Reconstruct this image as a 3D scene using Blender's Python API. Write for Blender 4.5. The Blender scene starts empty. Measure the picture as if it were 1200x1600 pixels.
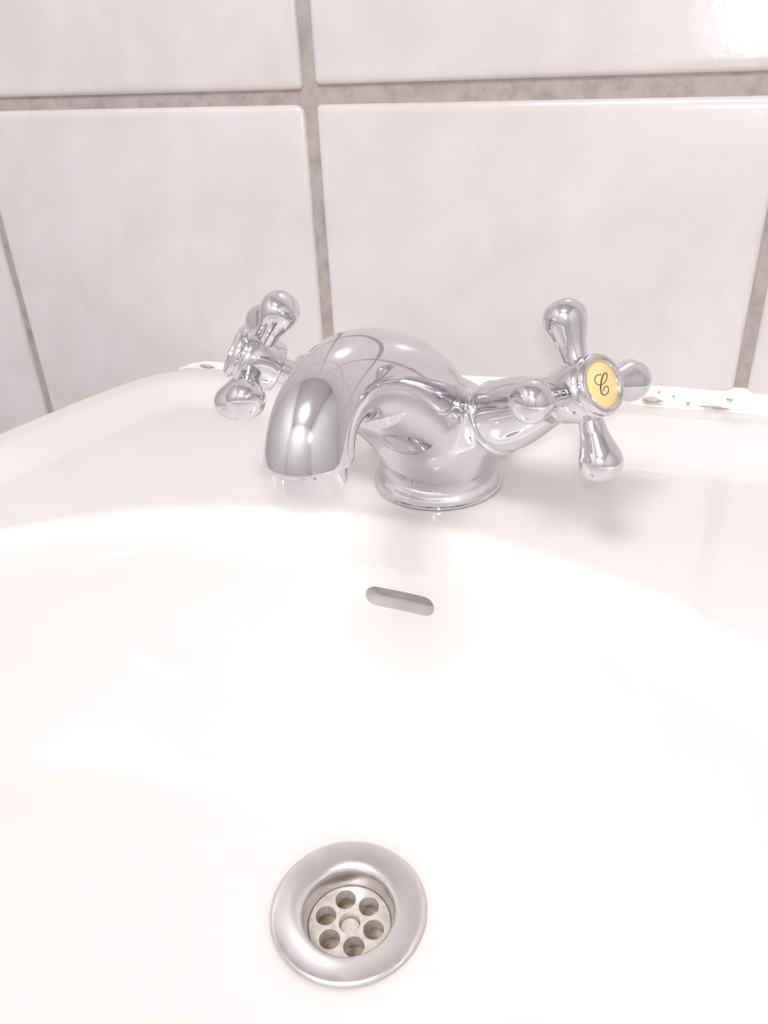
import bpy, bmesh, math, random
import numpy as np
from mathutils import Matrix, Vector

# ------------------------------------------------------------------ camera, light, exposure
sc = bpy.context.scene
col = sc.collection
CAM = Vector((0.0965, -0.350, 0.154))
cd = bpy.data.cameras.new('camera')
cam = bpy.data.objects.new('camera', cd)
col.objects.link(cam)
rot = Matrix(((0.91993, -0.16396, 0.35617), (0.39003, 0.47576, -0.78837), (-0.04019, 0.86416, 0.50161)))
cam.matrix_world = Matrix.Translation(CAM) @ rot.to_4x4()
cd.sensor_fit = 'HORIZONTAL'
cd.sensor_width = 36.0
cd.lens = 36.0 * 1248.0 / 1200.0
cd.clip_start = 0.005
sc.camera = cam

w = bpy.data.worlds.new('world')
sc.world = w
w.use_nodes = True
w.node_tree.nodes['Background'].inputs[0].default_value = (1.0, 0.96, 0.95, 1)
w.node_tree.nodes['Background'].inputs[1].default_value = 0.05

fl = bpy.data.lights.new('phone_flash', 'POINT')
fl.energy = 0.95
fl.color = (1.0, 0.975, 0.975)
fl.shadow_soft_size = 0.0055
flo = bpy.data.objects.new('phone_flash', fl)
flo.location = CAM + Vector((0.006, 0.0, 0.016))
col.objects.link(flo)

vs = sc.view_settings
vs.view_transform = 'Standard'
vs.look = 'None'
vs.gamma = 1.0
vs.use_curve_mapping = False
vs.exposure = 0.11

R_ = math.radians
random.seed(4)

# ------------------------------------------------------------------ materials
def nodes_of(name):
    m = bpy.data.materials.new(name)
    m.use_nodes = True
    nt = m.node_tree
    return m, nt, nt.nodes['Principled BSDF']

def noise(nt, scale, detail=4, rough=.55, dist=0.0):
    tc = nt.nodes.new('ShaderNodeTexCoord')
    n = nt.nodes.new('ShaderNodeTexNoise')
    n.inputs['Scale'].default_value = scale
    n.inputs['Detail'].default_value = detail
    n.inputs['Roughness'].default_value = rough
    n.inputs['Distortion'].default_value = dist
    nt.links.new(tc.outputs['Object'], n.inputs['Vector'])
    return n

def ramp(nt, src, stops):
    r = nt.nodes.new('ShaderNodeValToRGB')
    el = r.color_ramp.elements
    while len(el) < len(stops):
        el.new(0.5)
    for e, (p, c) in zip(el, stops):
        e.position = p
        e.color = c if len(c) == 4 else (*c, 1)
    nt.links.new(src, r.inputs['Fac'])
    return r

def bump(nt, bsdf, src, strength, distance):
    b = nt.nodes.new('ShaderNodeBump')
    b.inputs['Strength'].default_value = strength
    b.inputs['Distance'].default_value = distance
    nt.links.new(src, b.inputs['Height'])
    nt.links.new(b.outputs['Normal'], bsdf.inputs['Normal'])

def make_mats():
    M = {}
    m, nt, b = nodes_of('glazed_tile')
    n = noise(nt, 22, 5, .6, .3)
    r = ramp(nt, n.outputs['Fac'], [(0.3, (.645, .592, .594)), (0.52, (.69, .638, .64)), (0.72, (.725, .683, .682))])
    nt.links.new(r.outputs['Color'], b.inputs['Base Color'])
    b.inputs['Roughness'].default_value = 0.22
    n2 = noise(nt, 300, 2)
    bump(nt, b, n2.outputs['Fac'], 0.12, 0.0006)
    M['tile'] = m

    m, nt, b = nodes_of('cement_grout')
    n = noise(nt, 130, 6, .65)
    r = ramp(nt, n.outputs['Fac'], [(0.28, (.30, .26, .238)), (0.5, (.41, .358, .33)), (0.68, (.45, .40, .37)), (0.8, (.58, .53, .50))])
    nt.links.new(r.outputs['Color'], b.inputs['Base Color'])
    b.inputs['Roughness'].default_value = 0.85
    bump(nt, b, n.outputs['Fac'], 0.5, 0.001)
    M['grout'] = m

    m, nt, b = nodes_of('glazed_ceramic')
    n = noise(nt, 9, 2)
    r = ramp(nt, n.outputs['Fac'], [(0.3, (.785, .75, .735)), (0.7, (.805, .775, .76))])
    nt.links.new(r.outputs['Color'], b.inputs['Base Color'])
    b.inputs['Roughness'].default_value = 0.10
    b.inputs['Coat Weight'].default_value = 0.3
    b.inputs['Coat Roughness'].default_value = 0.04
    M['ceramic'] = m

    m, nt, b = nodes_of('polished_chrome')
    n = noise(nt, 160, 4)
    r = ramp(nt, n.outputs['Fac'], [(0.35, (.035, .035, .035)), (0.75, (.09, .09, .09))])
    nt.links.new(r.outputs['Color'], b.inputs['Roughness'])
    b.inputs['Base Color'].default_value = (.71, .705, .725, 1)
    b.inputs['Metallic'].default_value = 1
    M['chrome'] = m

    m, nt, b = nodes_of('worn_steel')
    n = noise(nt, 110, 3, .5)
    r = ramp(nt, n.outputs['Fac'], [(0.35, (.66, .64, .64)), (0.62, (.68, .66, .655)), (0.78, (.78, .74, .70))])
    nt.links.new(r.outputs['Color'], b.inputs['Base Color'])
    b.inputs['Metallic'].default_value = 1
    r2 = ramp(nt, n.outputs['Fac'], [(0.35, (.28, .28, .28)), (0.75, (.36, .36, .36))])
    nt.links.new(r2.outputs['Color'], b.inputs['Roughness'])
    M['steel'] = m

    m, nt, b = nodes_of('limescaled_steel')
    n = noise(nt, 420, 4)
    r = ramp(nt, n.outputs['Fac'], [(0.35, (.62, .56, .50)), (0.65, (.76, .71, .66))])
    nt.links.new(r.outputs['Color'], b.inputs['Base Color'])
    b.inputs['Metallic'].default_value = 0.35
    b.inputs['Roughness'].default_value = 0.35
    M['lime'] = m

    m, nt, b = nodes_of('drain_scum')
    n = noise(nt, 320, 5)
    r = ramp(nt, n.outputs['Fac'], [(0.35, (.46, .39, .28)), (0.65, (.68, .61, .48))])
    nt.links.new(r.outputs['Color'], b.inputs['Base Color'])
    b.inputs['Roughness'].default_value = 0.4
    M['scum'] = m

    m, nt, b = nodes_of('yellow_enamel')
    n = noise(nt, 300, 2)
    r = ramp(nt, n.outputs['Fac'], [(0.3, (.82, .645, .29)), (0.7, (.86, .69, .33))])
    nt.links.new(r.outputs['Color'], b.inputs['Base Color'])
    b.inputs['Roughness'].default_value = 0.35
    M['yellow'] = m

    m, nt, b = nodes_of('letter_print')
    n = noise(nt, 900, 2)
    r = ramp(nt, n.outputs['Fac'], [(0.3, (.09, .055, .02)), (0.7, (.16, .10, .04))])
    nt.links.new(r.outputs['Color'], b.inputs['Base Color'])
    b.inputs['Roughness'].default_value = 0.5
    M['ink'] = m

    m, nt, b = nodes_of('white_sealant')
    n = noise(nt, 90, 5)
    r = ramp(nt, n.outputs['Fac'], [(0.25, (.80, .74, .68)), (0.45, (.88, .85, .81)), (0.7, (.90, .88, .85))])
    nt.links.new(r.outputs['Color'], b.inputs['Base Color'])
    b.inputs['Roughness'].default_value = 0.4
    bump(nt, b, n.outputs['Fac'], 0.25, 0.001)
    M['sealant'] = m

    m, nt, b = nodes_of('mould_stain')
    n = noise(nt, 700, 4)
    r = ramp(nt, n.outputs['Fac'], [(0.3, (.42, .34, .30)), (0.7, (.74, .64, .60))])
    nt.links.new(r.outputs['Color'], b.inputs['Base Color'])
    b.inputs['Roughness'].default_value = 0.8
    M['stain'] = m

    m, nt, b = nodes_of('painted_plaster')
    n = noise(nt, 6, 4)
    r = ramp(nt, n.outputs['Fac'], [(0.3, (.77, .75, .745)), (0.7, (.81, .79, .785))])
    nt.links.new(r.outputs['Color'], b.inputs['Base Color'])
    b.inputs['Roughness'].default_value = 0.6
    M['plaster'] = m

    m, nt, b = nodes_of('floor_ceramic')
    n = noise(nt, 8, 5)
    r = ramp(nt, n.outputs['Fac'], [(0.3, (.52, .49, .47)), (0.7, (.60, .57, .55))])
    nt.links.new(r.outputs['Color'], b.inputs['Base Color'])
    b.inputs['Roughness'].default_value = 0.4
    M['floor'] = m

    m, nt, b = nodes_of('lamp_glass')
    n = noise(nt, 20, 2)
    r = ramp(nt, n.outputs['Fac'], [(0.3, (.97, .97, 1)), (0.7, (.98, .98, 1))])
    nt.links.new(r.outputs['Color'], b.inputs['Emission Color'])
    b.inputs['Emission Strength'].default_value = 30.0
    M['lamp'] = m
    return M
M = make_mats()

# ------------------------------------------------------------------ helpers
def link(name, me, mat, parent=None):
    o = bpy.data.objects.new(name, me)
    col.objects.link(o)
    if mat is not None and len(me.materials) == 0:
        me.materials.append(mat)
    if parent is not None:
        o.parent = parent
    return o

def mesh(name, vs_, fs, smooth=True, sharp=None):
    me = bpy.data.meshes.new(name)
    me.from_pydata([tuple(v) for v in vs_], [], fs)
    bm = bmesh.new()
    bm.from_mesh(me)
    bmesh.ops.recalc_face_normals(bm, faces=bm.faces)
    bm.to_mesh(me)
    bm.free()
    if smooth:
        me.shade_smooth()
        if sharp:
            me.set_sharp_from_angle(angle=R_(sharp))
    return me

def tag(o, label, cat, group=None):
    o['label'] = label
    o['category'] = cat
    if group:
        o['group'] = group

def struct(o):
    o['kind'] = 'structure'
    return o

def box(name, lo, hi, mat, parent=None):
    x0, y0, z0 = lo
    x1, y1, z1 = hi
    v = [(x0, y0, z0), (x1, y0, z0), (x1, y1, z0), (x0, y1, z0), (x0, y0, z1), (x1, y0, z1), (x1, y1, z1), (x0, y1, z1)]
    f = [(0, 1, 2, 3), (4, 5, 6, 7), (0, 1, 5, 4), (1, 2, 6, 5), (2, 3, 7, 6), (3, 0, 4, 7)]
    return link(name, mesh(name, v, f, False), mat, parent)

def frame(o, n, up=Vector((0, 0, 1))):
    """matrix with local Z along n, local X as the projection of up, at o"""
    n = Vector(n).normalized()
    u = (up - n * up.dot(n)).normalized()
    v = n.cross(u)
    m = Matrix((u, v, n)).transposed().to_4x4()
    m.translation = o
    return m

def lathe_data(prof, seg=48, mat4=None, closed=False):
    vs_, fs = [], []
    rings = []
    for r, z in prof:
        if r < 1e-6:
            rings.append([len(vs_)])
            vs_.append(Vector((0, 0, z)))
        else:
            rings.append(list(range(len(vs_), len(vs_) + seg)))
            for k in range(seg):
                a = 2 * math.pi * k / seg
                vs_.append(Vector((r * math.cos(a), r * math.sin(a), z)))
    pairs = list(zip(rings, rings[1:]))
    if closed:
        pairs.append((rings[-1], rings[0]))
    for a, b in pairs:
        for k in range(seg):
            k2 = (k + 1) % seg
            if len(a) == 1 and len(b) == 1:
                continue
            if len(a) == 1:
                fs.append((a[0], b[k], b[k2]))
            elif len(b) == 1:
                fs.append((a[k], a[k2], b[0]))
            else:
                fs.append((a[k], a[k2], b[k2], b[k]))
    if mat4 is not None:
        vs_ = [mat4 @ v for v in vs_]
    return vs_, fs

def lathe(name, prof, mat, parent=None, seg=48, mat4=None, closed=False, sharp=40):
    v, f = lathe_data(prof, seg, mat4, closed)
    return link(name, mesh(name, v, f, True, sharp), mat, parent)

def smooth_profile(pts, n=6):
    """Catmull-Rom through (r, z) points"""
    p = [np.array(q, float) for q in pts]
    p = [2 * p[0] - p[1]] + p + [2 * p[-1] - p[-2]]
    out = []
    for i in range(1, len(p) - 2):
        for k in range(n):
            t = k / n
            a, b, c, d = p[i - 1], p[i], p[i + 1], p[i + 2]
            out.append(tuple(.5 * (2 * b + (c - a) * t + (2 * a - 5 * b + 4 * c - d) * t * t + (3 * b - a - 3 * c + d) * t ** 3)))
    out.append(tuple(p[-2]))
    return [(max(r, 0.0), z) for r, z in out]

def sstep(a, b, x):
    t = np.clip((x - a) / (b - a), 0, 1)
    return t * t * (3 - 2 * t)

def boolean_cut(obj, cutters):
    for c in cutters:
        md = obj.modifiers.new('cut', 'BOOLEAN')
        md.operation = 'DIFFERENCE'
        md.solver = 'EXACT'
        md.object = c
    bpy.context.view_layer.update()
    dg = bpy.context.evaluated_depsgraph_get()
    me = bpy.data.meshes.new_from_object(obj.evaluated_get(dg))
    obj.modifiers.clear()
    obj.data = me
    for c in cutters:
        bpy.data.objects.remove(c, do_unlink=True)
    return obj

# ------------------------------------------------------------------ room
X0, X1, Y0, Z0, Z1 = -0.8938, 1.1062, -1.80, -0.85, 1.55
TD = 0.007                                     # tile thickness: faces at y = 0, grout bed behind
floor = struct(box('floor', (X0 - .1, Y0 - .1, Z0 - .1), (X1 + .1, .1, Z0), M['floor']))
ceiling = struct(box('ceiling', (X0 - .1, Y0 - .1, Z1), (X1 + .1, .1, Z1 + .1), M['plaster']))
wall_left = struct(box('wall_left', (X0 - .1, Y0, Z0), (X0, .1, Z1), M['plaster']))
wall_right = struct(box('wall_right', (X1, Y0, Z0), (X1 + .1, .1, Z1), M['plaster']))
wall_front = struct(box('wall_front', (X0 - .1, Y0 - .1, Z0), (X1 + .1, Y0, Z1), M['plaster']))
wall_back = struct(box('wall_back', (X0, 0.0022, Z0), (X1, .1, Z1), M['grout']))
for o_, l_, c_ in ((floor, 'grey floor of the small bathroom', 'floor'), (ceiling, 'pale ceiling of the bathroom', 'ceiling'),
                   (wall_left, 'plain pale wall to the left of the basin', 'wall'), (wall_right, 'plain pale wall to the right of the basin', 'wall'),
                   (wall_front, 'plain pale wall opposite the tiled wall', 'wall'),
                   (wall_back, 'pale pinkish tiled wall with wide beige grout behind the basin', 'wall')):
    tag(o_, l_, c_)

def rounded_rect(wd, ht, r, inset, y, n=3):
    pts = []
    rr = max(r - inset, 0.0004)
    hw, hh = wd / 2 - inset, ht / 2 - inset
    for cx, cz, a0 in ((hw - rr, hh - rr, 0), (-hw + rr, hh - rr, 90), (-hw + rr, -hh + rr, 180), (hw - rr, -hh + rr, 270)):
        for k in range(n + 1):
            a = R_(a0 + 90 * k / n)
            pts.append((cx + rr * math.cos(a), y, cz + rr * math.sin(a)))
    return pts

tile_cache = {}
def tile_mesh(wd, ht, r=0.0022):
    key = (round(wd, 4), round(ht, 4), r)
    if key in tile_cache:
        return tile_cache[key]
    rings = [rounded_rect(wd, ht, r, 0, 0.006), rounded_rect(wd, ht, r, 0, 0.0017), rounded_rect(wd, ht, r, 0.0006, 0.0007),
             rounded_rect(wd, ht, r, 0.0021, 0.0001), rounded_rect(wd, ht, r, 0.0042, 0.0)]
    n = len(rings[0])
    v = [p for ring in rings for p in ring]
    f = []
    for i in range(len(rings) - 1):
        for k in range(n):
            k2 = (k + 1) % n
            f.append((i * n + k, i * n + k2, (i + 1) * n + k2, (i + 1) * n + k))
    f.append(tuple(range((len(rings) - 1) * n, len(rings) * n)))
    me = mesh('tile', v, f, True, 50)
    me.materials.append(M['tile'])
    tile_cache[key] = me
    return me

xe = [-0.8938, -0.6938, -0.4938, -0.2938, -0.0888, 0.1061, 0.3061, 0.5061, 0.7061, 0.9061, 1.1062]   # joint centres
ze = [-0.85, -0.6165, -0.3665, -0.1165, 0.1368, 0.3868, 0.6368, 0.8868, 1.1368, 1.3868, 1.55]
for i in range(len(xe) - 1):
    for j in range(len(ze) - 1):
        gl = 0.0031 if abs(xe[i] + .0888) < 1e-6 else 0.0027
        gr = 0.0031 if abs(xe[i + 1] + .0888) < 1e-6 else 0.0024
        a, b = xe[i] + gl, xe[i + 1] - gr
        c, d = ze[j] + 0.0030, ze[j + 1] - 0.0030
        rad = 0.0022
        if i == 4 and j == 4:
            c = 0.1415                           # the tile set a little high: wider joint
        if i == 3 and j == 3:
            rad = 0.0045
        t = link('tile', tile_mesh(b - a, d - c, rad), None, wall_back)
        t.location = ((a + b) / 2, 0, (c + d) / 2)
        if i == 4 and j == 4:
            t.rotation_euler = (0, R_(-0.08), 0)

# ceiling lamp (lights the room softly)
lamp = bpy.data.objects.new('ceiling_lamp', None)
col.objects.link(lamp)
lamp.location = (-0.02, -1.18, Z1)
tag(lamp, 'round white glass ceiling lamp in the middle of the bathroom ceiling', 'lamp')
lathe('base_plate', [(0, 0), (.24, 0), (.24, -.02), (0, -.02)], M['plaster'], lamp)
lathe('lamp_shade', smooth_profile([(.235, -.02), (.25, -.04), (.21, -.075), (.11, -.095), (0, -.1)]), M['lamp'], lamp)

# ------------------------------------------------------------------ washbasin
def closed_spline(pts, n=10):
    p = np.array(pts, float)
    out = []
    N = len(p)
    for i in range(N):
        a, b, c, d = p[i - 1], p[i], p[(i + 1) % N], p[(i + 2) % N]
        for k in range(n):
            t = k / n
            out.append(.5 * (2 * b + (c - a) * t + (2 * a - 5 * b + 4 * c - d) * t * t + (3 * b - a - 3 * c + d) * t ** 3))
    return np.array(out)

half = [(.06, -.0015), (.115, -.0015), (.158, -.0025), (.181, -.010), (.195, -.032), (.205, -.070), (.213, -.110), (.224, -.17),
        (.228, -.25), (.208, -.335), (.16, -.40), (.09, -.437)]
outline = closed_spline([(0, -.0015)] + half + [(0, -.448)] + [(-x, y) for x, y in half[::-1]])
outline[:, 1] = np.minimum(outline[:, 1], -.001)

DR = np.array([0.0016, -0.1895])                # drain centre
DZ = -0.125
NA = 192
def ray_outline(c, a, poly):
    d = np.array([math.cos(a), math.sin(a)])
    best = None
    for p, q in zip(poly, np.roll(poly, -1, 0)):
        e = q - p
        det = d[0] * -e[1] + d[1] * e[0]
        if abs(det) < 1e-12:
            continue
        b = p - c
        t = (b[0] * -e[1] + b[1] * e[0]) / det
        s = (d[0] * b[1] - d[1] * b[0]) / det
        if t > 0 and -1e-9 <= s <= 1 + 1e-9 and (best is None or t > best):
            best = t
    return c + d * best

def build_basin():
    ctr = np.array([0.0, -.215])
    ang = np.linspace(0, 2 * math.pi, NA, endpoint=False)
    ec = np.array([0.0, -.265])
    th = np.linspace(0, 2 * math.pi, 720, endpoint=False)
    edge_poly = np.stack([ec[0] + .182 * np.cos(th), ec[1] + .147 * np.sin(th)], 1)
    E_ = np.array([ray_outline(ctr, a, edge_poly) for a in ang])
    O_ = np.array([ray_outline(ctr, a, outline) for a in ang])
    D_ = np.array([DR + .0235 * np.array([math.cos(a), math.sin(a)]) for a in ang])
    def rimz(p):
        return 0.0125 + 0.030 * p[:, 0]
    rings = []
    def add(p, z):
        z = np.broadcast_to(z, (NA,)) if np.ndim(z) == 0 else z
        rings.append(np.column_stack([p, z]))
    # drain throat
    add(D_, DZ - .055)
    add(D_, DZ - .006)
    add(DR + (D_ - DR) * 1.08, DZ - .0022)
    # seat under the flange and bowl
    outE = (E_ - ec)
    for s in list(np.linspace(0, .5, 14)[0:]) + list(np.linspace(.5, .9, 18)[1:]) + list(np.linspace(.9, .985, 10)[1:]):
        st = DR + (D_ - DR) * 1.3
        p = st + (E_ - st) * s
        z = DZ - .001 + (-.0075 - DZ) * (1 - (1 - s ** 1.75) ** (1 / 2.0))
        # slight fall towards the drain
        add(p, z)
    # rolled bowl edge
    nrm = (E_ - ctr)
    nrm /= np.linalg.norm(nrm, axis=1)[:, None]
    rr = .0085
    zb = rings[-1][0, 2]
    pb = rings[-1][:, :2]
    for k in range(1, 9):
        a = R_(90 * k / 8)
        off = rr * (1 - math.cos(a))
        base = pb + (E_ - pb) * (k / 8)
        add(base + nrm * off, zb + (-.0003 - zb) * math.sin(a))
    S = rings[-1][:, :2].copy()
    L = np.linalg.norm(O_ - S, axis=1)
    inw = (S - O_) / L[:, None]
    # deck dipping gently then rising to the rim band
    edge_r = .009
    Oi = O_ + inw * edge_r
    for t in np.linspace(0, 1, 34)[1:]:
        p = S + (Oi - S) * t
        dist = np.linalg.norm(O_ - p, axis=1)       # distance from the outer edge
        rise = 1 - sstep(.018, .045, dist)
        z = -.0003 * (1 - t) + rise * rimz(p)
        add(p, z)
    ztop = rings[-1][:, 2].copy()
    for k in range(1, 9):
        a = R_(90 * k / 8)
        add(Oi - inw * edge_r * math.sin(a), ztop - edge_r * (1 - math.cos(a)))
    add(O_, ztop - .022)
    add(O_ + inw * .006, ztop - .032)
    B_ = DR + (D_ - DR) * 2.2
    for s, z in ((.15, -.062), (.35, -.108), (.6, -.142), (.85, -.163), (1.0, -.17)):
        add(O_ + (B_ - O_) * s, z)
    add(D_, -.18)
    rings[-1][:, 2] = DZ - .055 - .001
    v = np.concatenate(rings)
    f = []
    n = len(rings)
    for i in range(n):
        i2 = (i + 1) % n
        for k in range(NA):
            k2 = (k + 1) % NA
            f.append((i * NA + k, i * NA + k2, i2 * NA + k2, i2 * NA + k))
    me = mesh('washbasin', v, f, True)
    return link('washbasin', me, M['ceramic'])

basin = build_basin()
# overflow slot cut into the back of the bowl
def stadium(name, cx, cz, wd, ht, y0, y1, n=10):
    pts = []
    r = ht / 2
    for sx, a0 in ((1, -90), (-1, 90)):
        for k in range(n + 1):
            a = R_(a0 + 180 * k / n)
            pts.append((cx + sx * (wd / 2 - r) + r * math.cos(a), cz + r * math.sin(a)))
    N = len(pts)
    v = [(x, y0, z) for x, z in pts] + [(x, y1, z) for x, z in pts]
    f = [tuple(range(N)), tuple(range(N, 2 * N))] + [(k, (k + 1) % N, N + (k + 1) % N, N + k) for k in range(N)]
    return link(name, mesh(name, v, f, False), None)
slot = stadium('slot_cutter', -.0029, -.0320, .0285, .0086, -.150, -.109)
boolean_cut(basin, [slot])
basin.data.shade_smooth()
basin.data.set_sharp_from_angle(angle=R_(38))
M['channel'], nt_, b_ = nodes_of('unglazed_channel')
n_ = noise(nt_, 260, 4)
r_ = ramp(nt_, n_.outputs['Fac'], [(0.3, (.36, .35, .345)), (0.7, (.47, .455, .445))])
nt_.links.new(r_.outputs['Color'], b_.inputs['Base Color'])
b_.inputs['Roughness'].default_value = 0.45
ch = stadium('overflow_channel', -.0029, -.0320, .0283, .0084, -.1125, -.1092)
ch.data.materials.append(M['channel'])
ch.parent = basin
ch['label'] = 'grey inside of the overflow slot'
tag(basin, 'white glazed ceramic washbasin with rounded bowl and overflow slot', 'washbasin')

# ------------------------------------------------------------------ sealant along wall and basin
def build_sealant():
    xs = np.linspace(-.184, .30, 150)
    rnd = np.random.RandomState(3)
    wob = np.convolve(rnd.rand(170), np.ones(9) / 9, 'same')[10:160] - .5
    rings = []
    K = 8
    for i, x in enumerate(xs):
        xx = min(x, .165)
        zr = .0125 + .030 * min(xx, .17) - .0005 - .0010 * float(sstep(.11, .165, -x)) - .004 * float(sstep(.172, .192, -x))
        if x > .165:
            break
        h = (.0042 + .0048 * float(sstep(-.12, .07, x)) + .0018 * wob[i])
        wdt = .0035 + .0030 * float(sstep(-.1, .08, x)) + .0012 * wob[i]
        if x < -.165:
            h *= max(.25, (x + .185) / .02)
        ring = [(x, 0.0025, zr - .009)]
        for k in range(K + 1):
            a = R_(90 * k / K)
            # concave fillet from the basin edge up to the tile
            ring.append((x, -wdt * (1 - math.sin(a)) ** 1.25 - .0002 + (.0012 if k == K else 0), zr - .0012 + h * (1 - math.cos(a)) ** .9))
        ring.append((x, 0.0025, ring[-1][2]))
        rings.append(ring)
    n = len(rings[0])
    v = [p for r in rings for p in r]
    f = []
    for i in range(len(rings) - 1):
        for k in range(n):
            k2 = (k + 1) % n
            f.append((i * n + k, i * n + k2, (i + 1) * n + k2, (i + 1) * n + k))
    f += [tuple(range(n)), tuple(range((len(rings) - 1) * n, len(rings) * n))]
    return link('silicone_sealant', mesh('silicone_sealant', v, f, True, 60), M['sealant'])
STAINS = [(-.1640, -.0026, .0066, .0046, .0009), (.0715, -.0056, .0166, .0046, .0013), (.0741, -.0030, .0195, .0005, .0004), (.0804, -.0035, .0185, .0005, .0004),
          (.0868, -.0052, .0168, .0008, .0005), (.0975, -.0058, .0165, .0060, .0006), (.1030, -.0030, .0195, .0016, .0004)]
sealant = build_sealant()
tag(sealant, 'uneven white silicone bead sealing basin edge to tiled wall', 'sealant')

# dirt and chips along the bead
def blob(name, loc, nrm, wx, wy, seed, mat, parent):
    rg = random.Random(seed)
    m = frame(Vector(loc), Vector(nrm), Vector((1, 0, 0)))
    N = 14
    v = [m @ Vector((0, 0, .0006))]
    for lay, (k, h) in enumerate(((.6, .0005), (1, 0.0), (1, -.0008))):
        for i in range(N):
            a = 2 * math.pi * i / N
            q = random.Random(seed * 31 + i).uniform(.65, 1.2) * k
            v.append(m @ Vector((wx * math.cos(a) * q, wy * math.sin(a) * q, h)))
    f = [(0, 1 + i, 1 + (i + 1) % N) for i in range(N)]
    for l in range(2):
        f += [(1 + l * N + i, 1 + l * N + (i + 1) % N, 1 + (l + 1) * N + (i + 1) % N, 1 + (l + 1) * N + i) for i in range(N)]
    return link(name, mesh(name, v, f, True, 60), mat, parent)
FN = (0, -.75, .66)
for k_, (bx_, by_, bz_, wx_, wy_) in enumerate(STAINS):
    blob('mould_spot', (bx_, by_, bz_), FN, wx_, wy_, 7 + k_, M['stain'], sealant)

blob('dirt_speck', (.0495, .0003, .1480), (0, -1, 0), .0006, .0005, 41, M['stain'], wall_back)

# ------------------------------------------------------------------ basin waste (drain)
drain = bpy.data.objects.new('drain', None)
col.objects.link(drain)
drain.location = (DR[0], DR[1], DZ)
tag(drain, 'round steel basin waste with seven-hole grid at bottom of bowl', 'drain')
fr = .0294
lathe('flange', smooth_profile([(fr - .001, -.0006), (fr, .0002), (fr - .0012, .0013), (.026, .0014), (.0215, .0008), (.0185, -.0004), (.0172, -.0022), (.0164, -.006), (.0158, -.0095)], 5)
      + [(.0158, -.016), (.0172, -.016), (.0180, -.004), (.0215, -.0012)], M['steel'], drain, 72, None, True, 50)
grid = lathe('strainer_grid', [(0, -.0085), (.0150, -.0085), (.0157, -.0090), (.0157, -.0135), (0, -.0135)], M['lime'], drain, 64)
cut = []
HR = .0097
hole_pos = [(0, 0)] + [(HR * math.cos(R_(4.5 + 60 * k)), HR * math.sin(R_(4.5 + 60 * k))) for k in range(6)]
bpy.context.view_layer.update()
for hx, hy in hole_pos:
    rad = .0041 if (hx, hy) == (0, 0) else .0039
    c = lathe('hole_cutter', [(0, -.02), (rad, -.02), (rad, -.0094), (rad + .0006, -.004), (0, -.004)], None, None, 24)
    c.location = (DR[0] + hx, DR[1] + hy, DZ)
    cut.append(c)
boolean_cut(grid, cut)
grid.data.shade_smooth()
grid.data.set_sharp_from_angle(angle=R_(40))
lathe('screw', smooth_profile([(0, -.0106), (.002, -.0107), (.0036, -.0111), (.0040, -.0125)], 4) + [(.0040, -.018), (0, -.018)], M['lime'], drain, 24)
lathe('waste_pipe', [(.0157, -.0136), (.0157, -.0215), (0, -.0235), (0, -.038), (.017, -.036), (.017, -.0136)], M['scum'], drain, 48, None, True)

# ------------------------------------------------------------------ tap
PSI = 0.0334
BASE = Vector((0, -.083, 0))
tap = bpy.data.objects.new('basin_mixer_tap', None)
col.objects.link(tap)
tap.location = BASE
tap.rotation_euler = (0, 0, PSI)
tag(tap, 'chrome two-handle basin mixer tap with curved spout and cross handles', 'tap')
AZ, EL, ARM_L, ARM_Z = .4998, .5201, .076, .0221
def arm_dir(s):
    return Vector((s * math.cos(AZ) * math.cos(EL), -math.sin(AZ) * math.cos(EL), math.sin(EL)))

# implicit surface for the body: flared foot, bulb, two arms and spout blended together
def smin(a, b, k):
    h = np.clip(.5 + .5 * (b - a) / k, 0, 1)
    return b + (a - b) * h - k * h * (1 - h)
def smax(a, b, k):
    return -smin(-a, -b, k)

def catmull(pts, n):
    p = np.array(pts, float)
    p = np.vstack([2 * p[0] - p[1], p, 2 * p[-1] - p[-2]])
    out = []
    for i in range(1, len(p) - 2):
        for k in range(n):
            t = k / n
            a, b, c, d = p[i - 1], p[i], p[i + 1], p[i + 2]
            out.append(.5 * (2 * b + (c - a) * t + (2 * a - 5 * b + 4 * c - d) * t * t + (3 * b - a - 3 * c + d) * t ** 3))
    out.append(p[-2])
    return np.array(out)

# spout centre line: forward, height, radius as smooth polynomials of s in 0..1
_sp = np.array([(-.004, .022, .0185), (.018, .0425, .0180), (.042, .0600, .0168), (.064, .0700, .0143), (.080, .0728, .0122),
                (.0925, .0695, .0110), (.0970, .0610, .0121), (.0980, .0520, .0136), (.0982, .042, .0145)])
_dense = catmull(_sp, 12)
_len = np.concatenate([[0], np.cumsum(np.linalg.norm(np.diff(_dense[:, :2], axis=0), axis=1))])
_len /= _len[-1]
SPF, SPZ, SPR = [np.polynomial.Polynomial.fit(_len, _dense[:, k], d_) for k, d_ in ((0, 8), (1, 8), (2, 5))]
SW = -.046                                      # spout swivelled a little to one side

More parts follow.
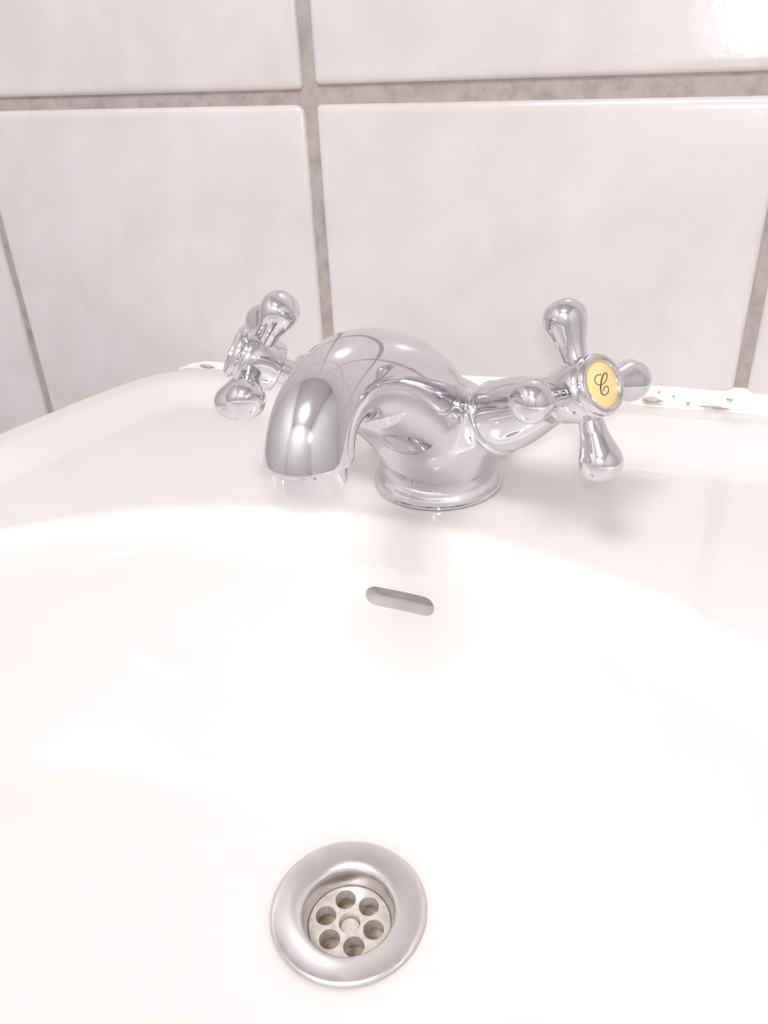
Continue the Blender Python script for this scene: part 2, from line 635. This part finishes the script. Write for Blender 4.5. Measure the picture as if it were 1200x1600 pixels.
def spout_dist(x, f, z):
    shp = x.shape
    x, f, z = (x - SW * f).ravel(), f.ravel(), z.ravel()
    ts = np.linspace(0, 1, 41)
    best = np.full(x.shape, 1e9)
    bt = np.zeros(x.shape)
    for t in ts:
        q = np.sqrt(x * x + (f - SPF(t)) ** 2 + (z - SPZ(t)) ** 2) - SPR(t)
        m = q < best
        best[m] = q[m]
        bt[m] = t
    def fn(t):
        return np.sqrt(x * x + (f - SPF(t)) ** 2 + (z - SPZ(t)) ** 2) - SPR(t)
    h = 1 / 40
    for _ in range(5):
        t0, t1, t2 = bt - h, bt, bt + h
        a_, b_, c_ = fn(np.clip(t0, 0, 1)), fn(t1), fn(np.clip(t2, 0, 1))
        den = a_ - 2 * b_ + c_
        step = np.where(np.abs(den) > 1e-14, .5 * h * (a_ - c_) / np.where(np.abs(den) > 1e-14, den, 1), 0)
        bt = np.clip(bt + np.clip(step, -h, h), 0, 1)
        h *= .35
    return fn(bt).reshape(shp)
TIP_Z = .0585

def seg_cone(x, y, z, a, b, ra, rb):
    ax, ay, az = a
    d = np.array(b) - np.array(a)
    L2 = d @ d
    t = np.clip(((x - ax) * d[0] + (y - ay) * d[1] + (z - az) * d[2]) / L2, 0, 1)
    q = np.sqrt((x - ax - t * d[0]) ** 2 + (y - ay - t * d[1]) ** 2 + (z - az - t * d[2]) ** 2)
    return q - (ra + (rb - ra) * t)

def sdf(x, y, z):
    f = -y
    r = np.sqrt((x + .0022) ** 2 + (y - .0072) ** 2)
    # foot: radius as a function of height
    zz = np.clip(z, 0, .03)
    foot_r = .0224 + .0034 * np.exp(-(zz / .0080) ** 2.2)
    foot = np.maximum(np.maximum(r - foot_r, z - .022), -z)
    # bulb
    rb = np.sqrt(x * x + (y - .0035) ** 2)
    bx = np.sqrt((rb / .0245) ** 2 + ((z - .0235) / .0200) ** 2)
    bulb = (bx - 1) * .0205
    d = smin(foot, bulb, .004)
    # arms
    for s in (1, -1):
        n = arm_dir(s)
        c = (0, 0, ARM_Z)
        p1 = tuple(np.array(c) + np.array(n) * .024)
        p2 = tuple(np.array(c) + np.array(n) * .037)
        arm = smin(seg_cone(x, y, z, c, p1, .0150, .0100), seg_cone(x, y, z, p1, p2, .0100, .0108), .003)
        d = smin(d, arm, .010)
    # spout
    sp = spout_dist(x, f, z)
    sp = smax(sp, np.where(f > .06, TIP_Z - z, -.02), .0012)
    d = smin(d, sp, .0095)
    return smax(d, -z, .0004)

def surface_nets(lo, hi, h):
    xs = np.arange(lo[0], hi[0] + h, h)
    ys = np.arange(lo[1], hi[1] + h, h)
    zs = np.arange(lo[2], hi[2] + h, h)
    G = np.meshgrid(xs, ys, zs, indexing='ij')
    V = sdf(*G)
    nx, ny, nz = [s - 1 for s in V.shape]
    inside = V < 0
    def sl(A, i, j, k):
        return A[i:i + nx, j:j + ny, k:k + nz]
    cnt = sum(sl(inside, i, j, k).astype(int) for i in (0, 1) for j in (0, 1) for k in (0, 1))
    act = (cnt > 0) & (cnt < 8)
    idx = -np.ones(act.shape, int)
    ai = np.argwhere(act)
    idx[act] = np.arange(len(ai))
    acc = np.zeros((len(ai), 3))
    num = np.zeros(len(ai))
    corners = [(i, j, k) for i in (0, 1) for j in (0, 1) for k in (0, 1)]
    for a in corners:
        for ax in range(3):
            if a[ax]:
                continue
            b = list(a); b[ax] = 1
            va = V[ai[:, 0] + a[0], ai[:, 1] + a[1], ai[:, 2] + a[2]]
            vb = V[ai[:, 0] + b[0], ai[:, 1] + b[1], ai[:, 2] + b[2]]
            m = (va < 0) != (vb < 0)
            t = np.where(m, va / np.where(m, va - vb, 1), 0)
            pos = np.repeat(np.array(a, float)[None], len(ai), 0)
            pos[:, ax] += t
            acc += pos * m[:, None]
            num += m
    pts = (ai + acc / num[:, None]) * h + np.array([xs[0], ys[0], zs[0]])
    faces = []
    for ax in range(3):
        o1, o2 = [(1, 2), (2, 0), (0, 1)][ax]
        A = inside
        sla = [slice(1, -1)] * 3
        sla[ax] = slice(0, -1)
        slb = [slice(1, -1)] * 3
        slb[ax] = slice(1, None)
        cross = A[tuple(sla)] != A[tuple(slb)]
        e = np.argwhere(cross)
        off = np.array([1, 1, 1]); off[ax] = 0
        e = e + off
        flip = A[e[:, 0], e[:, 1], e[:, 2]]
        d1 = np.zeros(3, int); d1[o1] = 1
        d2 = np.zeros(3, int); d2[o2] = 1
        q = [e - d1 - d2, e - d2, e, e - d1]
        Q = np.stack([idx[c[:, 0], c[:, 1], c[:, 2]] for c in q], 1)
        Q = np.where(flip[:, None], Q, Q[:, ::-1])
        faces.append(Q)
    F = np.concatenate(faces)
    F = F[(F >= 0).all(1)]
    return pts, F

def grad(p, e=1e-5):
    g = np.stack([sdf(p[:, 0] + e, p[:, 1], p[:, 2]) - sdf(p[:, 0] - e, p[:, 1], p[:, 2]),
                  sdf(p[:, 0], p[:, 1] + e, p[:, 2]) - sdf(p[:, 0], p[:, 1] - e, p[:, 2]),
                  sdf(p[:, 0], p[:, 1], p[:, 2] + e) - sdf(p[:, 0], p[:, 1], p[:, 2] - e)], 1) / (2 * e)
    return g

pts, F = surface_nets((-.048, -.118, -.003), (.048, .034, .094), .00125)
for _ in range(4):
    g = grad(pts)
    pts = pts - g * (sdf(pts[:, 0], pts[:, 1], pts[:, 2]) / np.maximum((g * g).sum(1), .05))[:, None]
nrm = grad(pts, 6e-4)
nrm /= np.linalg.norm(nrm, axis=1)[:, None]
me = bpy.data.meshes.new('tap_body')
me.from_pydata(pts.tolist(), [], F.tolist())
me.shade_smooth()
me.normals_split_custom_set_from_vertices(nrm.tolist())
body = link('tap_body', me, M['chrome'], tap)
body['label'] = 'curved chrome body and spout in one casting'

# aerator under the spout end
ac = Vector((SW * .0985, -.0985, 0))
lathe('aerator', [(.0085, TIP_Z + .002), (.0102, TIP_Z + .002), (.0103, TIP_Z - .0052), (.0098, TIP_Z - .0062), (.0085, TIP_Z - .0062), (.0082, TIP_Z - .004), (0, TIP_Z - .004)],
      M['chrome'], tap, 48, Matrix.Translation(ac))
# thin gasket ring under the foot
lathe('base_ring', [(.0256, 0.0), (.0262, .0004), (.0262, .0012), (.0252, .0016), (.0240, .0016), (.0240, 0)], M['chrome'], tap, 72, Matrix.Translation((-.0022, .0072, 0)), True)

# valve covers and cross handles
LETTER = [(0.00277, -0.00078), (0.00312, 0.00068), (0.00287, 0.00191), (0.00202, 0.00272), (0.00078, 0.00248), (-4e-05, 0.00109), (0.0001, -0.00082),
          (0.00094, -0.00249), (0.00201, -0.0034), (0.00268, -0.00313), (0.00263, -0.00199), (0.00168, -0.00067), (0.00017, 0.00073), (-0.00147, 0.00167),
          (-0.00263, 0.00175), (-0.0033, 0.00082), (-0.00321, -0.0007), (-0.00233, -0.00181), (-0.00137, -0.00177), (-0.00098, -0.00098), (-0.00134, 3e-05), (-0.00216, 0.00073)]

def letter_mesh(mat4):
    P = catmull([(a, b, 0) for a, b in LETTER], 6)
    # pen width: thick on the long down stroke, thin elsewhere
    v, f = [], []
    n = len(P)
    for i in range(n):
        d = P[min(i + 1, n - 1)] - P[max(i - 1, 0)]
        d = d / (np.linalg.norm(d) + 1e-12)
        s = np.array([-d[1], d[0], 0])
        u = i / (n - 1)
        wd = .00013 + .00017 * math.exp(-((u - .57) / .085) ** 2)
        for sg in (-1, 1):
            for h in (0, .00012):
                q = P[i] + s * sg * wd
                v.append(mat4 @ Vector((q[0], q[1], h)))
    for i in range(n - 1):
        a, b = i * 4, (i + 1) * 4
        f += [(a, a + 1, b + 1, b), (a + 1, a + 3, b + 3, b + 1), (a + 3, a + 2, b + 2, b + 3), (a + 2, a, b, b + 2)]
    return mesh('letter', v, f, False)

lever_prof = smooth_profile([(.0040, .0070), (.0039, .0100), (.0044, .0140), (.0056, .0180), (.0067, .0215), (.0067, .0245), (.0052, .0272), (.0026, .0286), (0, .0289)], 5)
ring_prof = [(.0100, .0350), (.0122, .0352), (.0131, .0357), (.0134, .0365), (.0131, .0373), (.0125, .0377)]
cone_prof = ring_prof[-1:] + smooth_profile([(.0126, .0379), (.0126, .042), (.0118, .0480), (.0103, .0540), (.0088, .0590), (.0082, .0610)], 4) + [(.0076, .0618), (.0048, .0619), (.0048, .070), (0, .070)]
hub_prof = smooth_profile([(.0052, -.0093), (.0080, -.0092), (.0089, -.0084), (.0092, -.0062), (.0100, -.0030), (.0104, .0005), (.0099, .0038), (.0089, .0052), (.0088, .0060)], 4) + [(.0088, .0062), (0, .0062)]
hub_prof = [(0, -.0093)] + hub_prof
bezel_prof = smooth_profile([(.0086, .0058), (.0096, .0063), (.0098, .0072), (.0093, .0082), (.0083, .0087), (.0074, .0084)], 4) + [(.0070, .0076), (.0070, .0056)]
for s, ph in ((1, -.1344), (-1, 5.9469)):
    n = arm_dir(s)
    c = Vector((0, 0, ARM_Z))
    m = frame(c, n)
    vc = lathe('valve_cover', [(0, .0350)] + ring_prof[:1] + cone_prof, M['chrome'], tap, 56, m)
    lathe('collar_ring', ring_prof + [(.0100, .0377)], M['chrome'], vc, 56, m, True, 60)
    hm = frame(c + n * ARM_L, n)
    hub = lathe('cross_handle', hub_prof, M['chrome'], tap, 56, hm)
    hub['label'] = ('right cross handle with yellow letter disc' if s == 1 else 'left cross handle, seen edge on')
    u, v, _ = [Vector(hm.col[k][:3]) for k in range(3)]
    for k in range(4):
        a = ph + k * math.pi / 2
        d = u * math.cos(a) + v * math.sin(a)
        lathe('lever', lever_prof, M['chrome'], hub, 32, frame(c + n * ARM_L, d, n))
    lathe('bezel', bezel_prof, M['chrome'], hub, 56, hm)
    disc = lathe('index_disc', [(.0072, .0060), (.0072, .0074), (.0066, .0077), (0, .0078)], M['yellow'], hub, 48, hm)
    disc['label'] = 'yellow index disc'
    if s == 1:
        lm = frame(c + n * (ARM_L + .00775), n)
        lt = link('letter', letter_mesh(lm), M['ink'], hub)
        lt['label'] = 'dark script letter C'
